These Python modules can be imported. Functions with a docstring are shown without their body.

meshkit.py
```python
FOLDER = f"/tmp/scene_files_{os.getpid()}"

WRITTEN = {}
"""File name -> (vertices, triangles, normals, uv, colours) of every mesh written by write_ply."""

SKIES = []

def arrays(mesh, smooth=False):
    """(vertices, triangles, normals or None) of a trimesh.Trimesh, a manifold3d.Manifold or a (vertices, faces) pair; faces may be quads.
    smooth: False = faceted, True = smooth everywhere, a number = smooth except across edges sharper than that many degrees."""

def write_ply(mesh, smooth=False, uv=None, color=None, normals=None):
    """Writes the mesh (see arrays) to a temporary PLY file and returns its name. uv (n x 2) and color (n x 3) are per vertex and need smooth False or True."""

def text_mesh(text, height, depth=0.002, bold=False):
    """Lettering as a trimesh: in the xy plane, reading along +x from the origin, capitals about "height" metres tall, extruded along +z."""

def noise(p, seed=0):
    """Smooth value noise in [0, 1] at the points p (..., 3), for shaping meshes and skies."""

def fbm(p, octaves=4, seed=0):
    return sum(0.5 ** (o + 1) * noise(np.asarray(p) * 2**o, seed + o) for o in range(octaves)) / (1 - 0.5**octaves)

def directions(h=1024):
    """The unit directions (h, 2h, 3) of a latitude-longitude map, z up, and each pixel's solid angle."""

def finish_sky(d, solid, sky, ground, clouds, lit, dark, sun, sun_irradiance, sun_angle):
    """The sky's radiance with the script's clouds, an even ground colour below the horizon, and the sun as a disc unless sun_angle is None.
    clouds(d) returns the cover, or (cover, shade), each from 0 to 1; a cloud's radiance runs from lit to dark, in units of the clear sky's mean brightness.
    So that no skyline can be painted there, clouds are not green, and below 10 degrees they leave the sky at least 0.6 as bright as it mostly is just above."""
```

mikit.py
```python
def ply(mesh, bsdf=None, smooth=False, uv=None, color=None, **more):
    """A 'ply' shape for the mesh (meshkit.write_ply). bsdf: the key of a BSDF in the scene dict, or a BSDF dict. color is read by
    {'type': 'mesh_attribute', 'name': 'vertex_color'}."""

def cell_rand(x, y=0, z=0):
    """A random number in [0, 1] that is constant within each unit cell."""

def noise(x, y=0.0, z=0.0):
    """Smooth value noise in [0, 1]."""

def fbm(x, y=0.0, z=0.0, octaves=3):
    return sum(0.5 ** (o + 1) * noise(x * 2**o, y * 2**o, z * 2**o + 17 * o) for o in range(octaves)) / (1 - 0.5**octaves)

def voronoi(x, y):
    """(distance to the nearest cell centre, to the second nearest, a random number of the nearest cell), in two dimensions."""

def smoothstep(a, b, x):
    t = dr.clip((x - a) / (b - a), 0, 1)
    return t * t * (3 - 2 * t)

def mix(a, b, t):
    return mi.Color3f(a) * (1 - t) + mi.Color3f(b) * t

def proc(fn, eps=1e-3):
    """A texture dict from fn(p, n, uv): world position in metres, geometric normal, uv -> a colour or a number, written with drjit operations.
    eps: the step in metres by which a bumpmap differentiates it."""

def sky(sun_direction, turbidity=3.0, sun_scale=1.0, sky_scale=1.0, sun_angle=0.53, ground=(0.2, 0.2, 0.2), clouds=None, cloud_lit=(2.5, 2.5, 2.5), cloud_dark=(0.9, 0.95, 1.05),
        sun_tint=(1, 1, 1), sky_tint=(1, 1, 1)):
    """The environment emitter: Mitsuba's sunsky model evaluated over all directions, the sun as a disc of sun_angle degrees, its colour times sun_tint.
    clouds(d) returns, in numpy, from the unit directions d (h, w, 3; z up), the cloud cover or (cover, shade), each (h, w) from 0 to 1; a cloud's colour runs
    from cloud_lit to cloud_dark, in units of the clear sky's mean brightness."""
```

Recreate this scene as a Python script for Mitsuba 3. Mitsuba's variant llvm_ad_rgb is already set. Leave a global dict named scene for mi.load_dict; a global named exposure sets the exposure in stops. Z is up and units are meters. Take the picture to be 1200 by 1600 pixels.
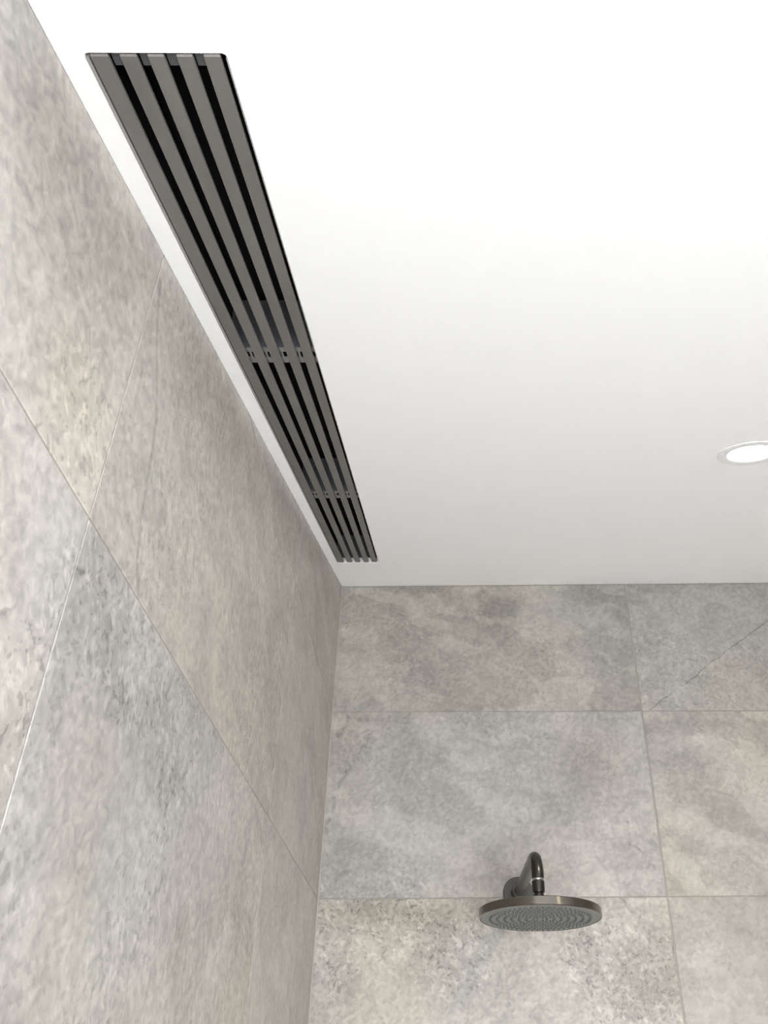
import math, sys
import numpy as np, trimesh, drjit as dr, mitsuba as mi, mikit
from shapely.geometry import Polygon, box as sbox, Point
from mikit import noise, fbm, smoothstep, cell_rand, proc

T = mi.ScalarTransform4f
scene, labels = {}, {}

# ------------------------------------------------------------------ camera, light, exposure
Z0 = 1.896                                              # height of the second tile joint above the floor
F = 1341.3                                              # focal length in pixels of the 1200-wide frame
CAM = np.array([0.28723, -2.13570, Z0 - 0.39588])
FWD = np.array([0.01556242, 0.8206542, 0.57121318])
UP = np.array([-0.000556830, -0.571275166, 0.820758414])
scene['camera'] = {'type': 'perspective', 'fov': math.degrees(2 * math.atan(600 / F)), 'fov_axis': 'x',
                   'principal_point_offset_x': -112.866 / 1200, 'principal_point_offset_y': 3.357 / 1600,
                   'near_clip': 0.02, 'far_clip': 50.0,
                   'to_world': T().look_at(origin=CAM.tolist(), target=(CAM + FWD).tolist(), up=UP.tolist())}
exposure = 0.0
UNSEEN_WINDOW_RADIANCE = (13.6, 13.95, 14.6)  # glow of the unseen window, set to light ceiling and left wall
LAMP_INTENSITY = (1.55, 1.38, 1.12)
LENS_RADIANCE = (34.0, 30.0, 23.0)

# ------------------------------------------------------------------ dimensions
C0, SL, SX = Z0 + 0.8244, 0.319559, 0.008837           # raked ceiling: z = C0 + SL*y + SX*x
XR, YF = 2.10, -2.50                                    # right wall, front wall (unseen behind the camera, set close for light falloff)
EX = np.array([1, 0, SX]) / math.hypot(1, SX)
EW = np.array([0, 1, SL]) / math.hypot(1, SL)
EN = np.cross(EX, EW)
KW = math.hypot(1, SL)
CEIL = T([[EX[0], EW[0], EN[0], 0], [EX[1], EW[1], EN[1], 0], [EX[2], EW[2], EN[2], C0], [0, 0, 0, 1]])


def zc(x, y):
    return C0 + SL * y + SX * x


# ------------------------------------------------------------------ helpers
def numbered(key):
    if key not in scene and key not in labels:
        return key
    n = 1
    while f'{key}_{n:03d}' in scene or f'{key}_{n:03d}' in labels:
        n += 1
    return f'{key}_{n:03d}'


def add(name, mesh, bsdf, parent=None, smooth=False, to_world=None, **more):
    key = numbered(f'{parent}__{name}' if parent else name)
    d = mikit.ply(mesh, bsdf, smooth=smooth, **more)
    if to_world is not None:
        d['to_world'] = to_world
    scene[key] = d
    return key


def struct(key, label):
    labels[key] = {'label': label, 'category': key.split('_')[0], 'kind': 'structure'}


def thing(key, label, cat, **more):
    labels[key] = {'label': label, 'category': cat, **more}


def bx(x0, x1, y0, y1, z0, z1):
    m = trimesh.creation.box(extents=(x1 - x0, y1 - y0, z1 - z0))
    m.apply_translation(((x0 + x1) / 2, (y0 + y1) / 2, (z0 + z1) / 2))
    return m


def cat(parts):
    return trimesh.util.concatenate(parts)


def extrude(poly, h):
    return trimesh.creation.extrude_polygon(poly, h, engine='earcut')


def hull(pts):
    return trimesh.Trimesh(np.asarray(pts)).convex_hull if False else trimesh.convex.convex_hull(np.asarray(pts, float))


def lathe(prof, n=64):
    m = trimesh.creation.revolve(np.asarray(prof, float), sections=n)
    return m


def frame_to(origin, zaxis, xhint=(1, 0, 0)):
    z = np.asarray(zaxis, float); z /= np.linalg.norm(z)
    x = np.asarray(xhint, float) - z * np.dot(xhint, z); x /= np.linalg.norm(x)
    y = np.cross(z, x)
    m = np.eye(4); m[:3, 0], m[:3, 1], m[:3, 2], m[:3, 3] = x, y, z, origin
    return m


def tube(path, r, sides=40, cap=True):
    p = np.asarray(path, float)
    t = np.gradient(p, axis=0); t /= np.linalg.norm(t, axis=1, keepdims=True)
    a = np.array([1.0, 0, 0]) - t * t[:, :1]; a /= np.linalg.norm(a, axis=1, keepdims=True)
    b = np.cross(t, a)
    ang = np.arange(sides) * 2 * np.pi / sides
    v = p[:, None] + r * (np.cos(ang)[None, :, None] * a[:, None] + np.sin(ang)[None, :, None] * b[:, None])
    n = len(p)
    i, j = np.meshgrid(np.arange(n - 1), np.arange(sides), indexing='ij')
    q = np.stack([i * sides + j, i * sides + (j + 1) % sides, (i + 1) * sides + (j + 1) % sides, (i + 1) * sides + j], -1).reshape(-1, 4)
    f = np.vstack([q[:, [0, 1, 2]], q[:, [0, 2, 3]]])
    m = trimesh.Trimesh(v.reshape(-1, 3), f, process=False)
    m.fix_normals()
    return m


# ------------------------------------------------------------------ materials
A_BREAKS = (-2.4315, -1.55549, -0.67956, 0.0, 0.80726, 1.6833)
ROW0, ROWH = Z0 - 1.8, 0.45


def seg(a, z, pts):
    """Distance to a polyline on the wall (a = x + y runs along both tiled walls)."""
    best = mi.Float(9.0)
    for (a0, z0), (a1, z1) in zip(pts[:-1], pts[1:]):
        ux, uz = a1 - a0, z1 - z0
        L = ux * ux + uz * uz
        t = dr.clip(((a - a0) * ux + (z - z0) * uz) / L, 0, 1)
        best = dr.minimum(best, dr.square(a - a0 - t * ux) + dr.square(z - z0 - t * uz))
    return dr.sqrt(best)


VEIN_LEFT = [(-1.549, .2946), (-1.527, .245), (-1.4967, .2026), (-1.478, .175), (-1.4703, .1416), (-1.4578, .0733), (-1.4401, .0269), (-1.4199, .0039)]
CRACK = [(.8282, .4519), (.885, .494), (.945, .531), (1.01, .585), (1.09, .640), (1.1964, .7133), (1.30, .787)]
CRACKLE = [[(.0052, .1488), (.0138, .1969), (.0273, .2478), (.0563, .3146), (.0834, .3473), (.0952, .3688), (.1068, .3991), (.0957, .4248), (.0440, .4336), (.0192, .3859)],
           [(.7314, .1676), (.7362, .1185), (.7706, .0892), (.7909, .0604)], [(.7019, -.0019), (.7183, -.0252), (.7413, -.0522)],
           [(.0003, .005), (.0252, .0269), (.0531, .0518), (.0892, .0728)]]


def tile_coords(p):
    a, z = p.x + p.y, p.z
    col = mi.Float(0)
    for b in A_BREAKS:
        col += dr.select(a > b, 1.0, 0.0)
    row = dr.floor((z - ROW0) / ROWH)
    return a, z, col, row


# per tile of the two shower walls (column, row): streaks, blotches, pits, base tone, warmth
TILES = {(1, 4): (.08, .6, 1.0, .025, .1), (2, 4): (.06, .4, .55, -.010, .1), (3, 4): (.05, .3, .25, -.012, .0), (1, 3): (.05, 1.0, 1.1, -.012, -.05),
         (2, 3): (.06, .5, .8, -.020, .0), (3, 3): (.05, .3, .3, -.010, .0), (2, 5): (.05, .3, .4, -.010, .0), (3, 5): (.05, .3, .2, -.020, .0), (4, 5): (.115, .8, .55, -.014, -.1),
         (5, 5): (.05, .3, .55, -.012, -.1), (4, 4): (.07, 1.0, .70, -.004, -.1), (5, 4): (.11, .9, .45, .008, .4), (4, 3): (.07, 1.3, 1.0, .012, .7), (5, 3): (.05, .5, .35, .006, .3)}
# soft patches of the printed stone: (column, row, a, z above the joint, radius a, radius z, tone, warmth)
PATCHES = [(1, 3, -1.64, -.03, .10, .15, .095, -.1), (1, 3, -1.57, -.20, .06, .05, -.03, -.3), (4, 3, .20, -.035, .26, .030, -.045, 1.4), (4, 3, .42, -.04, .12, .04, -.03, .8),
           (4, 4, .66, .33, .16, .09, -.035, .9), (4, 4, .35, .30, .14, .10, .022, -.3), (5, 4, .98, .24, .20, .035, .03, .4), (4, 5, .33, .64, .16, .04, .03, -.2), (4, 5, .45, .73, .2, .03, -.035, -.2),
           (1, 4, -1.64, .07, .05, .04, -.01, 1.3), (1, 4, -1.70, .22, .06, .10, -.020, -.2), (2, 3, -1.35, -.16, .12, .12, -.012, -.6)]


def stone(p):
    a, z, col, row = tile_coords(p)
    kst, kbl, kpi, kto, kwa = (mi.Float(v) for v in (.10, .5, .5, 0.0, 0.0))
    for (c, r), vals in TILES.items():
        on = (dr.abs(col - c) < 0.5) & (dr.abs(row - r) < 0.5)
        kst, kbl, kpi, kto, kwa = (dr.select(on, v, k) for v, k in zip(vals, (kst, kbl, kpi, kto, kwa)))
    r1, r2, r3, r4 = (cell_rand(col, row, k) for k in (11, 23, 37, 51))
    A, Z = a + 13 * r1, z + 17 * r2
    wx, wz = fbm(A * 3.1, Z * 3.1, 2.0, 3) - 0.5, fbm(A * 3.1, Z * 3.1, 7.0, 3) - 0.5
    cloud = fbm(A * 3.0 + 1.2 * wx, Z * 4.0 + 1.2 * wz, 1.0, 4)
    ca, sa = math.cos(0.28), math.sin(0.28)
    U, V = A * ca - Z * sa, A * sa + Z * ca
    sx_, sz_ = fbm(A * 14, Z * 14, 41.0, 3) - 0.5, fbm(A * 14, Z * 14, 47.0, 3) - 0.5
    streak = 0.3 * fbm(U * 5 + 0.9 * wx, V * 14 + 0.9 * wz, 3.0, 3) + 0.7 * smoothstep(0.40, 0.60, fbm(U * 7 + 1.2 * sx_, V * 19 + 1.4 * sz_ + 0.8 * wz, 33.0, 5))
    # fine grain in a rotated, warped frame, so that no lattice shows
    fx, fz = fbm(A * 45, Z * 45, 21.0, 2) - 0.5, fbm(A * 45, Z * 45, 27.0, 2) - 0.5
    Af, Zf = 1.05 * A, 1.05 * Z
    P, Q = 0.81 * Af + 0.59 * Zf + 0.012 * fx, -0.59 * Af + 0.81 * Zf + 0.012 * fz
    mid = fbm(P * 30, Q * 30, 5.0, 3)
    gran = fbm(P * 120, Q * 140, 6.0, 3)
    pit_mask = smoothstep(0.42, 0.62, fbm(A * 5.5 + wx, Z * 5.5 + wz, 9.0, 3))
    pits = smoothstep(0.63, 0.76, fbm(P * 170, Q * 170, 4.0, 2)) * (0.25 + 0.75 * pit_mask)
    chips = smoothstep(0.62, 0.75, fbm(P * 140 + 2 * wz, Q * 100, 8.0, 2)) * (0.3 + 0.7 * pit_mask)
    flake = smoothstep(0.55, 0.63, fbm(P * 28, Q * 38, 18.0, 3)) * pit_mask
    tint = fbm(A * 2.3, Z * 2.3, 12.0, 3)
    tint2 = fbm(A * 7.0, Z * 7.0, 14.0, 2)
    for (c, r, pa, pz, ra, rz, tone, warm) in PATCHES:
        on = (dr.abs(col - c) < 0.5) & (dr.abs(row - r) < 0.5)
        w = dr.select(on, dr.exp(-dr.square((a - pa + .25 * ra * 4 * wx) / ra) - dr.square((z - Z0 - pz + rz * wz) / rz)), 0.0)
        kto += tone * w
        kwa += warm * w
    blotch = smoothstep(0.36, 0.64, fbm(A * 9 + 1.8 * wx, Z * 9 + 1.8 * wz, 31.0, 4)) - 0.5
    # the printed veins and cracks that the photograph shows
    jit = 0.006 * (fbm(a * 60, z * 60, 3.0, 2) - 0.5)
    aj, zj = a + jit, z + 0.006 * (fbm(a * 60, z * 60, 8.0, 2) - 0.5)
    zz = zj - Z0
    dv = seg(aj, zz, VEIN_LEFT)
    vein = (1 - smoothstep(0.0010, 0.0060, dv)) * (0.45 + 0.55 * noise(a * 40, z * 25, 2.0))
    dc = seg(aj, zz, CRACK)
    crack = (1 - smoothstep(0.0006, 0.0022, dc)) * smoothstep(0.15, 0.5, noise(a * 22, z * 22, 5.0))
    dk = mi.Float(9.0)
    for c in CRACKLE:
        dk = dr.minimum(dk, seg(aj + 1.5 * jit, zz, c))
    crackle = (1 - smoothstep(0.001, 0.009, dk)) * smoothstep(0.35, 0.68, fbm(a * 70, z * 70, 4.0, 2))
    L = 0.388 + 0.075 * (cloud - 0.5) + kst * (streak - 0.5) + 0.050 * kbl * blotch + 0.06 * (mid - 0.5) + (0.09 + 0.11 * kpi) * (gran - 0.5) + 0.03 * kpi * flake
    L = L + kto + kpi * (0.085 * chips - 0.105 * pits) - 0.10 * vein - 0.14 * crack - 0.10 * crackle
    return L, tint, tint2, kwa


def stone_color(p, n, uv):
    L, tint, tint2, kwa = stone(p)
    t = 0.8 * (smoothstep(0.3, 0.7, tint) - 0.5) + 0.5 * kwa
    g = tint2 - 0.5
    return mi.Color3f(L * (1.034 + 0.030 * t + 0.03 * g), L * (0.980 + 0.002 * t), L * (0.898 - 0.055 * t + 0.02 * g))


def stone_bump(p, n, uv):
    a, z, col, row = tile_coords(p)
    r1, r2 = cell_rand(col, row, 11), cell_rand(col, row, 23)
    A, Z = a + 13 * r1, z + 17 * r2
    return 0.0006 * fbm(A * 40, Z * 40, 6.0, 3)


def tw(b):
    return {'type': 'twosided', 'bsdf': b}


def prin(color, rough, **k):
    c = color if isinstance(color, dict) else {'type': 'rgb', 'value': list(color)}
    return {'type': 'principled', 'base_color': c, 'roughness': rough, **k}


scene['mat_tile'] = tw({'type': 'bumpmap', 'arbitrary': proc(stone_bump, eps=2e-3), 'scale': 1.0,
                        'bsdf': prin(proc(stone_color), 0.42, specular=0.5)})
scene['mat_grout'] = tw(prin((0.36, 0.345, 0.31), 0.9, specular=0.2))
scene['mat_sealant'] = tw(prin((0.47, 0.455, 0.41), 0.45, specular=0.4))
scene['mat_paint'] = tw(prin(proc(lambda p, n, uv: mi.Color3f(0.87, 0.87, 0.865) * (0.99 + 0.01 * fbm(p.x * 60, p.y * 60, p.z * 60, 2))), 0.75, specular=0.25))
scene['mat_floor'] = tw(prin(proc(lambda p, n, uv: mi.Color3f(0.26, 0.255, 0.245) * (0.85 + 0.3 * fbm(p.x * 6, p.y * 6, 1.0, 4))), 0.45))


def brushed(p, n, uv):
    return 0.27 + 0.10 * noise(p.x * 900, p.y * 6, p.z * 40)


scene['mat_slat'] = tw(prin(proc(lambda p, n, uv: mi.Color3f(0.205, 0.198, 0.185) * (0.88 + 0.24 * fbm(p.x * 40, p.y * 9, 1.0, 3))), 0.42, metallic=0.5, specular=0.5))
scene['mat_rail'] = tw(prin((0.42, 0.41, 0.40), 0.35, metallic=0.5))
scene['mat_black'] = tw(prin((0.016, 0.016, 0.017), 0.8, specular=0.1))
scene['mat_bracket'] = tw(prin((0.078, 0.080, 0.087), 0.5, metallic=0.2))
scene['mat_strip'] = tw(prin((0.30, 0.30, 0.30), 0.4, metallic=0.6))
scene['mat_gunmetal'] = tw(prin((0.085, 0.080, 0.073), 0.27, metallic=1.0))
scene['mat_rim'] = tw(prin((0.235, 0.218, 0.192), proc(lambda p, n, uv: 0.13 + 0.08 * noise(p.x * 30, p.y * 30, p.z * 900)), metallic=1.0))
scene['mat_flange'] = tw(prin((0.075, 0.075, 0.072), 0.45, metallic=0.6))
scene['mat_face'] = tw(prin((0.205, 0.212, 0.196), 0.5, metallic=0.35))
scene['mat_nozzle'] = tw(prin((0.075, 0.078, 0.072), 0.5))
scene['mat_chrome'] = tw(prin((0.75, 0.74, 0.72), 0.12, metallic=1.0))
scene['mat_white_metal'] = tw(prin((0.82, 0.82, 0.81), 0.35, specular=0.5))
scene['mat_dark_gap'] = tw(prin((0.05, 0.05, 0.05), 0.9))

# ------------------------------------------------------------------ structure: floor, walls, tiles
REC = 0.0016                                            # how far joints lie behind the tile faces
add('floor', bx(-0.1, XR + 0.1, YF - 0.1, 0.1, -0.1, 0.0), 'mat_floor')
struct('floor', 'grey stone tile bathroom floor')


def wall_slab(pts, axis, lo, hi):
    """Extrudes a polygon given in (run, z) between lo and hi along the axis across the wall."""
    m = extrude(Polygon(pts), hi - lo)
    v = m.vertices.copy()
    if axis == 'x':
        m.vertices = np.stack([v[:, 2] + lo, v[:, 0], v[:, 1]], 1)
    else:
        m.vertices = np.stack([v[:, 0], v[:, 2] + lo, v[:, 1]], 1)
    m.fix_normals()
    return m


add('wall_left', wall_slab([(YF, 0), (-REC, 0), (-REC, zc(0, 0) + .05), (YF, zc(0, YF) + .05)], 'x', -0.1, -REC), 'mat_grout')
struct('wall_left', 'left shower wall clad in large greige stone-look porcelain tiles under the raked white ceiling')
add('wall_back', wall_slab([(-0.1, 0), (XR, 0), (XR, zc(XR, 0) + .05), (-0.1, zc(-.1, 0) + .05)], 'y', REC, 0.1), 'mat_grout')
struct('wall_back', 'back shower wall of large greige stone-look tiles behind the shower head')
add('wall_right', wall_slab([(YF, 0), (0, 0), (0, zc(XR, 0) + .05), (YF, zc(XR, YF) + .05)], 'x', XR, XR + 0.1), 'mat_grout')
struct('wall_right', 'plain greige right wall')


def bevel_piece(poly, depth, ch):
    """A flat convex piece (front at 0, back at -depth) whose front edge is chamfered; coordinates (u, v, h)."""
    inner = poly.buffer(-ch, join_style=2)
    o = np.array(poly.exterior.coords)[:-1]; i = np.array(inner.exterior.coords)[:-1]
    return hull(np.vstack([np.c_[o, np.full(len(o), -depth)], np.c_[o, np.full(len(o), -ch)], np.c_[i, np.zeros(len(i))]]))


J = 0.0023                                              # joint width
rows = [(ROW0 + k * ROWH, ROW0 + (k + 1) * ROWH) for k in range(-1, 6)]


def lay(parent, cols, clip, to_xyz, jv=J):
    for (z0, z1) in reversed(rows):
        for (a0, a1) in cols:
            pc = sbox(a0 + jv / 2, max(z0, 0.0) + J / 2, a1 - jv / 2, z1 - J / 2).intersection(clip)
            if pc.is_empty or pc.area < 1e-3:
                continue
            m = bevel_piece(pc, REC, 0.0006)
            m.vertices = to_xyz(m.vertices.copy())
            m.fix_normals()
            add('tile', m, 'mat_tile', parent)


left_clip = Polygon([(YF, 0), (-0.0022, 0), (-0.0022, zc(0, 0) - .0002), (YF, zc(0, YF) - .0002)])
lay('wall_left', [(YF, A_BREAKS[0])] + [(A_BREAKS[k], A_BREAKS[k + 1]) for k in range(3)], left_clip,
    lambda v: np.stack([v[:, 2], v[:, 0], v[:, 1]], 1))
back_clip = Polygon([(0.0022, 0), (XR, 0), (XR, zc(XR, 0) - .0022), (0.0022, zc(0, 0) - .0022)])
lay('wall_back', [(A_BREAKS[3], A_BREAKS[4]), (A_BREAKS[4], A_BREAKS[5]), (A_BREAKS[5], XR)], back_clip,
    lambda v: np.stack([v[:, 0], -v[:, 2], v[:, 1]], 1), jv=0.0044)
bead = hull([(-.0005, .0005, 0), (.0026, -.0002, 0), (.0012, -.0010, 0), (.0002, -.0026, 0),
             (-.0005, .0005, zc(0, 0) - .003), (.0026, -.0002, zc(0, 0) - .003), (.0012, -.0010, zc(0, 0) - .003), (.0002, -.0026, zc(0, 0) - .003)])
add('trim_1', bead, 'mat_sealant')
struct('trim_1', 'pale sealant bead in the corner between the two tiled walls')

# unseen front wall and frosted window behind camera, placed to light ceiling and walls
WX0, WX1, WZ0, WZ1 = 0.05, 1.15, 0.45, 1.65
fw = Polygon([(-0.1, 0), (XR + .1, 0), (XR + .1, zc(XR, YF) + .05), (-0.1, zc(0, YF) + .05)], [[(WX0, WZ0), (WX1, WZ0), (WX1, WZ1), (WX0, WZ1)]])
m = extrude(fw, 0.1); v = m.vertices.copy()
m.vertices = np.stack([v[:, 0], YF - v[:, 2], v[:, 1]], 1); m.fix_normals()
add('wall_front', m, 'mat_paint')
struct('wall_front', 'low white painted wall out of view behind the camera, holding the unseen frosted window')
b = 0.045
fr = [bx(WX0, WX1, YF - .07, YF - .02, WZ0, WZ0 + b), bx(WX0, WX1, YF - .07, YF - .02, WZ1 - b, WZ1), bx(WX0, WX0 + b, YF - .07, YF - .02, WZ0 + b, WZ1 - b), bx(WX1 - b, WX1, YF - .07, YF - .02, WZ0 + b, WZ1 - b),
      bx((WX0 + WX1) / 2 - .025, (WX0 + WX1) / 2 + .025, YF - .07, YF - .02, WZ0 + b, WZ1 - b)]
add('frame', cat(fr), 'mat_white_metal', 'window_unseen_1')
for x0, x1 in ((WX0 + b, (WX0 + WX1) / 2 - .025), ((WX0 + WX1) / 2 + .025, WX1 - b)):
    q = trimesh.Trimesh([(x0, YF - .045, WZ0 + b), (x1, YF - .045, WZ0 + b), (x1, YF - .045, WZ1 - b), (x0, YF - .045, WZ1 - b)], [[0, 2, 1], [0, 3, 2]], process=False)
    if q.face_normals[0][1] < 0:
        q.invert()
    add('pane', q, 'mat_white_metal', 'window_unseen_1', emitter={'type': 'area', 'radiance': {'type': 'rgb', 'value': list(UNSEEN_WINDOW_RADIANCE)}})
struct('window_unseen_1', 'unseen wide white framed window, out of view, its glowing frosted panes placed to light the ceiling and left wall')

# ceiling with the slot for the vent and the hole for the downlight (local: u along x, w up the rake, h up through the board)
VX0, VX1, VW0, VW1 = 0.0200, 0.1256, -1.8033 * KW, -0.2722 * KW
slot = sbox(VX0 + .004, VW0 + .004, VX1 - .004, VW1 - .004).buffer(.004, quad_segs=5)
DLX, DLW = 0.811, -1.000 * KW
DL2 = (1.20, -1.70 * KW)                                # unseen lamp, out of view, placed to glint on the shower head's rim
dl_hole = Point(DLX, DLW).buffer(.046, quad_segs=16).union(Point(DL2).buffer(.046, quad_segs=16))
board = Polygon([(0, YF * KW), (XR, YF * KW), (XR, 0), (0, 0)]).difference(slot).difference(dl_hole)
add('ceiling', extrude(board, 0.013), 'mat_paint', to_world=CEIL)
struct('ceiling', 'smooth white painted raked ceiling')

# ------------------------------------------------------------------ ceiling vent
thing('ceiling_vent', 'long gunmetal slot vent with five flat slats in the white ceiling near the left wall', 'vent')
VH = 0.11
g = 0.0006
house = [bx(VX0 - .004, VX1 + .004, VW0 - .004, VW1 + .004, VH, VH + .002), bx(VX0 - .006, VX0 - .004, VW0 - .004, VW1 + .004, .0135, VH), bx(VX1 + .004, VX1 + .006, VW0 - .004, VW1 + .004, .0135, VH),
         bx(VX0 - .004, VX1 + .004, VW0 - .006, VW0 - .004, .0135, VH), bx(VX0 - .004, VX1 + .004, VW1 + .004, VW1 + .006, .0135, VH)]
add('housing', cat(house), 'mat_black', 'ceiling_vent', to_world=CEIL)
labels['ceiling_vent__housing'] = {'label': 'black box behind the slats'}
for x0, x1 in ((VX0, VX0 + .0027), (VX1 - .0014, VX1)):
    add('side_rail', bx(x0 + .0001, x1 - .0001, VW0 + .005, VW1 - .005, .0004, .020), 'mat_rail', 'ceiling_vent', to_world=CEIL)


def slat_mesh(width):
    hw, ht, c = width / 2, 0.0026, 0.0009
    prof = [(-hw, ht), (hw, ht), (hw, c), (hw - c * .3, c * .3), (hw - c, 0), (-hw + c, 0), (-hw + c * .3, c * .3), (-hw, c)]
    e0, e1, r = VW0 + .0026, VW1 - .0010, .0014
    pts = []
    for (x, z) in prof:
        pts += [(x, e0 + r, z), (x, e1 - r, z), (x * .9, e0, min(max(z, .0012), ht)), (x * .9, e1, min(max(z, .0012), ht))]
    return hull(pts)


for xc, wd in ((.0304, .0140), (.0520, .0131), (.0724, .0127), (.0938, .0126), (.1142, .0130)):
    s = slat_mesh(wd); s.apply_translation((xc, 0, .0006))
    add('slat', s, 'mat_slat', 'ceiling_vent', to_world=CEIL)
for y0 in (-1.357, -0.805):
    w0 = y0 * KW
    k = add('bracket', bx(VX0 - .002, VX1 + .002, w0, w0 + .002, .0055, .072), 'mat_bracket', 'ceiling_vent', to_world=CEIL)
    for d0, d1 in ((.0005, .012), (.029, .042)):
        add('strip', bx(VX0 + .0015, VX1 - .0015, w0 + d0 + .0017, w0 + d1 + .0017, .0055, .0078), 'mat_strip', k, to_world=CEIL)
    add('strip', cat([bx(x - .0015, x + .0015, w0 + .0138, w0 + .0306, .0057, .0074) for x in (.040, .060, .080, .102)]), 'mat_strip', k, to_world=CEIL)
add('end_block', cat([bx(x0, x1, VW0 + .0002, VW0 + .017, .0052, .0072) for x0, x1 in ((.0378, .0450), (.0590, .0658), (.0790, .0872), (.1004, .1074))]), 'mat_bracket', 'ceiling_vent', to_world=CEIL)
k = add('bracket', bx(VX0 - .002, VX1 + .002, VW1 + .0005, VW1 + .0025, .0137, .072), 'mat_bracket', 'ceiling_vent', to_world=CEIL)

# ------------------------------------------------------------------ downlight
def downlight(u, w, label):
    key = numbered('downlight')
    thing(key, label, 'light', group='recessed downlights in the white ceiling')
    at = CEIL @ T().translate([u, w, 0])
    ring = [(.0382, .0045), (.0386, .0012), (.0396, -.0010), (.0420, -.0020), (.0530, -.0019), (.0558, -.0014), (.0562, .0000), (.0450, .0000), (.0450, .0200), (.0440, .0200), (.0440, .0075), (.0382, .0075), (.0382, .0045)]
    add('trim_ring', lathe(ring, 96), 'mat_white_metal', key, smooth=35, to_world=at)
    lens = trimesh.creation.cylinder(radius=.0381, height=.003, sections=64); lens.apply_translation((0, 0, .0052))
    k = add('lens', lens, 'mat_white_metal', key, to_world=at, emitter={'type': 'area', 'radiance': {'type': 'rgb', 'value': list(LENS_RADIANCE)}})
    labels[k] = {'label': 'glowing frosted lens'}
    add('can', lathe([(0, .0080), (.043, .0080), (.043, .060), (0, .060)], 48), 'mat_white_metal', key, to_world=at)
    pos = C0 * np.array([0, 0, 1]) + EX * u + EW * w - EN * .004
    scene[key + '_beam'] = {'type': 'spot', 'intensity': {'type': 'rgb', 'value': list(LAMP_INTENSITY)}, 'cutoff_angle': 59.0, 'beam_width': 22.0,
                            'to_world': T().look_at(origin=pos.tolist(), target=(pos - EN).tolist(), up=[1, 0, 0])}


downlight(DLX, DLW, 'round white recessed downlight glowing in the ceiling in front of the tiled back wall')
downlight(DL2[0], DL2[1], 'unseen round white recessed downlight, out of view, placed to glint on the shower head rim')

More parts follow.
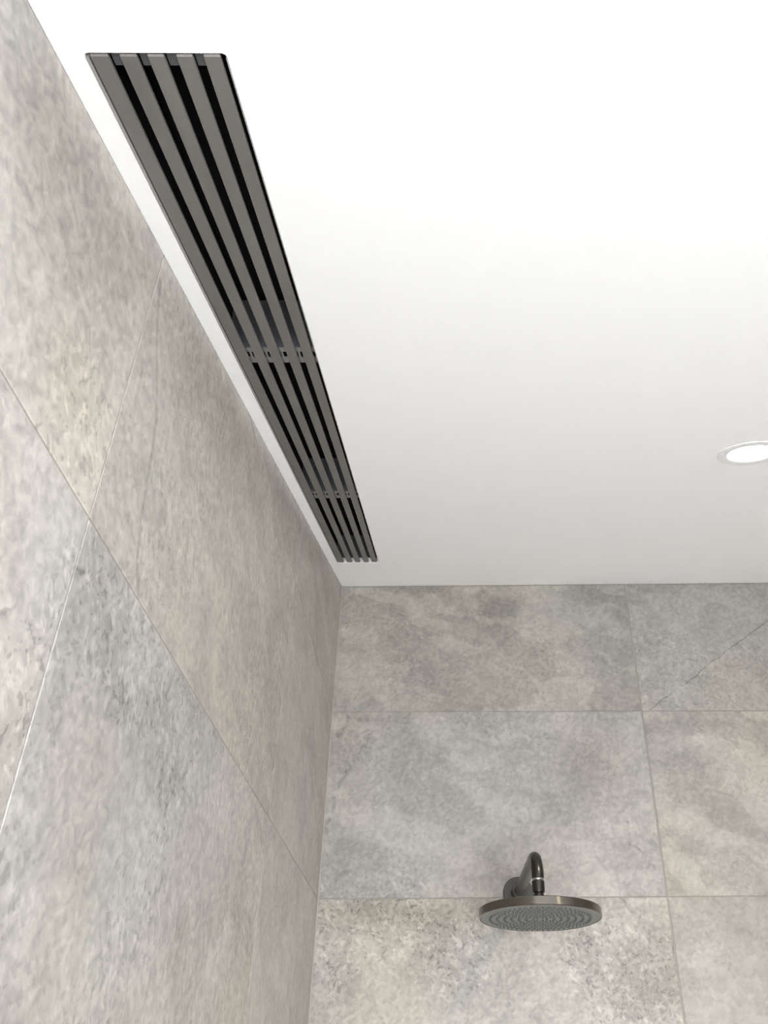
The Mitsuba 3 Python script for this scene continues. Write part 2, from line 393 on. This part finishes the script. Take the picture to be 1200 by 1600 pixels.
# ------------------------------------------------------------------ shower head
thing('shower_head', 'round gunmetal rain shower head on a bent arm fixed to the tiled back wall', 'shower head')
HX, HY, HZ, HR = 0.4695, -0.38495, Z0 - 0.10835, 0.1151
BASE = np.array([0.4620, 0.0, Z0 + 0.0085])
top = np.array([HX, HY, BASE[2]])
run = (top - BASE) / np.linalg.norm(top - BASE)
fl = lathe([(0, .0002), (.0340, .0002), (.0350, .0010), (.0350, .0085), (.0338, .0100), (0, .0100)], 72)
add('wall_flange', fl, 'mat_flange', 'shower_head', smooth=30, to_world=T(frame_to(BASE, run)))
col = lathe([(0, .0100), (.0170, .0100), (.0170, .0360), (.0160, .0375), (.0122, .0375), (0, .0375)], 56)
add('arm_collar', col, 'mat_gunmetal', 'shower_head', smooth=30, to_world=T(frame_to(BASE, run)))
BR, TR = 0.044, 0.0119
path = [BASE + run * .020, BASE + run * .20]
cen = top - run * BR - np.array([0, 0, BR])
path += [BASE + run * (np.linalg.norm(top - BASE) - BR) * f for f in (.8, .95)]
path += [cen + BR * (math.sin(t) * run + math.cos(t) * np.array([0, 0, 1])) for t in np.linspace(0, math.pi / 2, 20)]
RINGZ = HZ + .0690
path += [np.array([HX, HY, RINGZ + .0012])]
add('arm', tube(path, TR), 'mat_gunmetal', 'shower_head', smooth=40)
add('collar_ring', lathe([(0, -.0012), (.0121, -.0012), (.0124, 0), (.0121, .0012), (0, .0012)], 48), 'mat_chrome', 'shower_head', smooth=30, to_world=T().translate([HX, HY, RINGZ]))
labels['shower_head__collar_ring'] = {'label': 'thin bright chrome ring'}
nut = [(0, .0670), (.0119, .0670), (.0121, .0660), (.0121, .0490), (.0108, .0462), (.0090, .0455), (.0090, .0440), (.0098, .0430), (.0098, .0360), (.0180, .0330), (.0200, .0180), (0, .0180)]
add('swivel_nut', lathe(nut[::-1], 48), 'mat_gunmetal', 'shower_head', smooth=30, to_world=T().translate([HX, HY, HZ - .0010]))
tilt = T().translate([HX, HY, HZ]).rotate([1, 0, 0], -2.09).rotate([0, 1, 0], 0.71)
rim = [(0, .0015), (HR - .0028, .0015), (HR - .0026, .0000), (HR - .0012, .0000), (HR, .0012), (HR, .0142), (HR - .0012, .0154), (.030, .0190), (0, .0190)]
add('rose', lathe(rim, 160), 'mat_rim', 'shower_head', smooth=30, to_world=tilt)
labels['shower_head__rose'] = {'label': 'brushed metal disc and rim'}
face = lathe([(0, .0004), (HR - .0032, .0004), (HR - .0030, .0012), (0, .0012)], 128)
add('spray_face', face, 'mat_face', 'shower_head', smooth=30, to_world=tilt)
labels['shower_head__spray_face'] = {'label': 'matt grey spray face'}
noz = []
one = lathe([(0, -.0030), (.0010, -.0030), (.0016, -.0022), (.0022, .0004), (0, .0004)], 10)
for k in range(1, 8):
    n = 8 * k
    for i in range(n):
        a = 2 * math.pi * i / n + 0.30
        c = one.copy(); c.apply_translation((0.0134 * k * math.cos(a), 0.0134 * k * math.sin(a), 0)); noz.append(c)
k = add('nozzles', cat(noz), 'mat_nozzle', 'shower_head__spray_face', smooth=30, to_world=tilt)
labels[k] = {'label': 'small rubber spray nozzles in radiating rings', 'kind': 'stuff'}
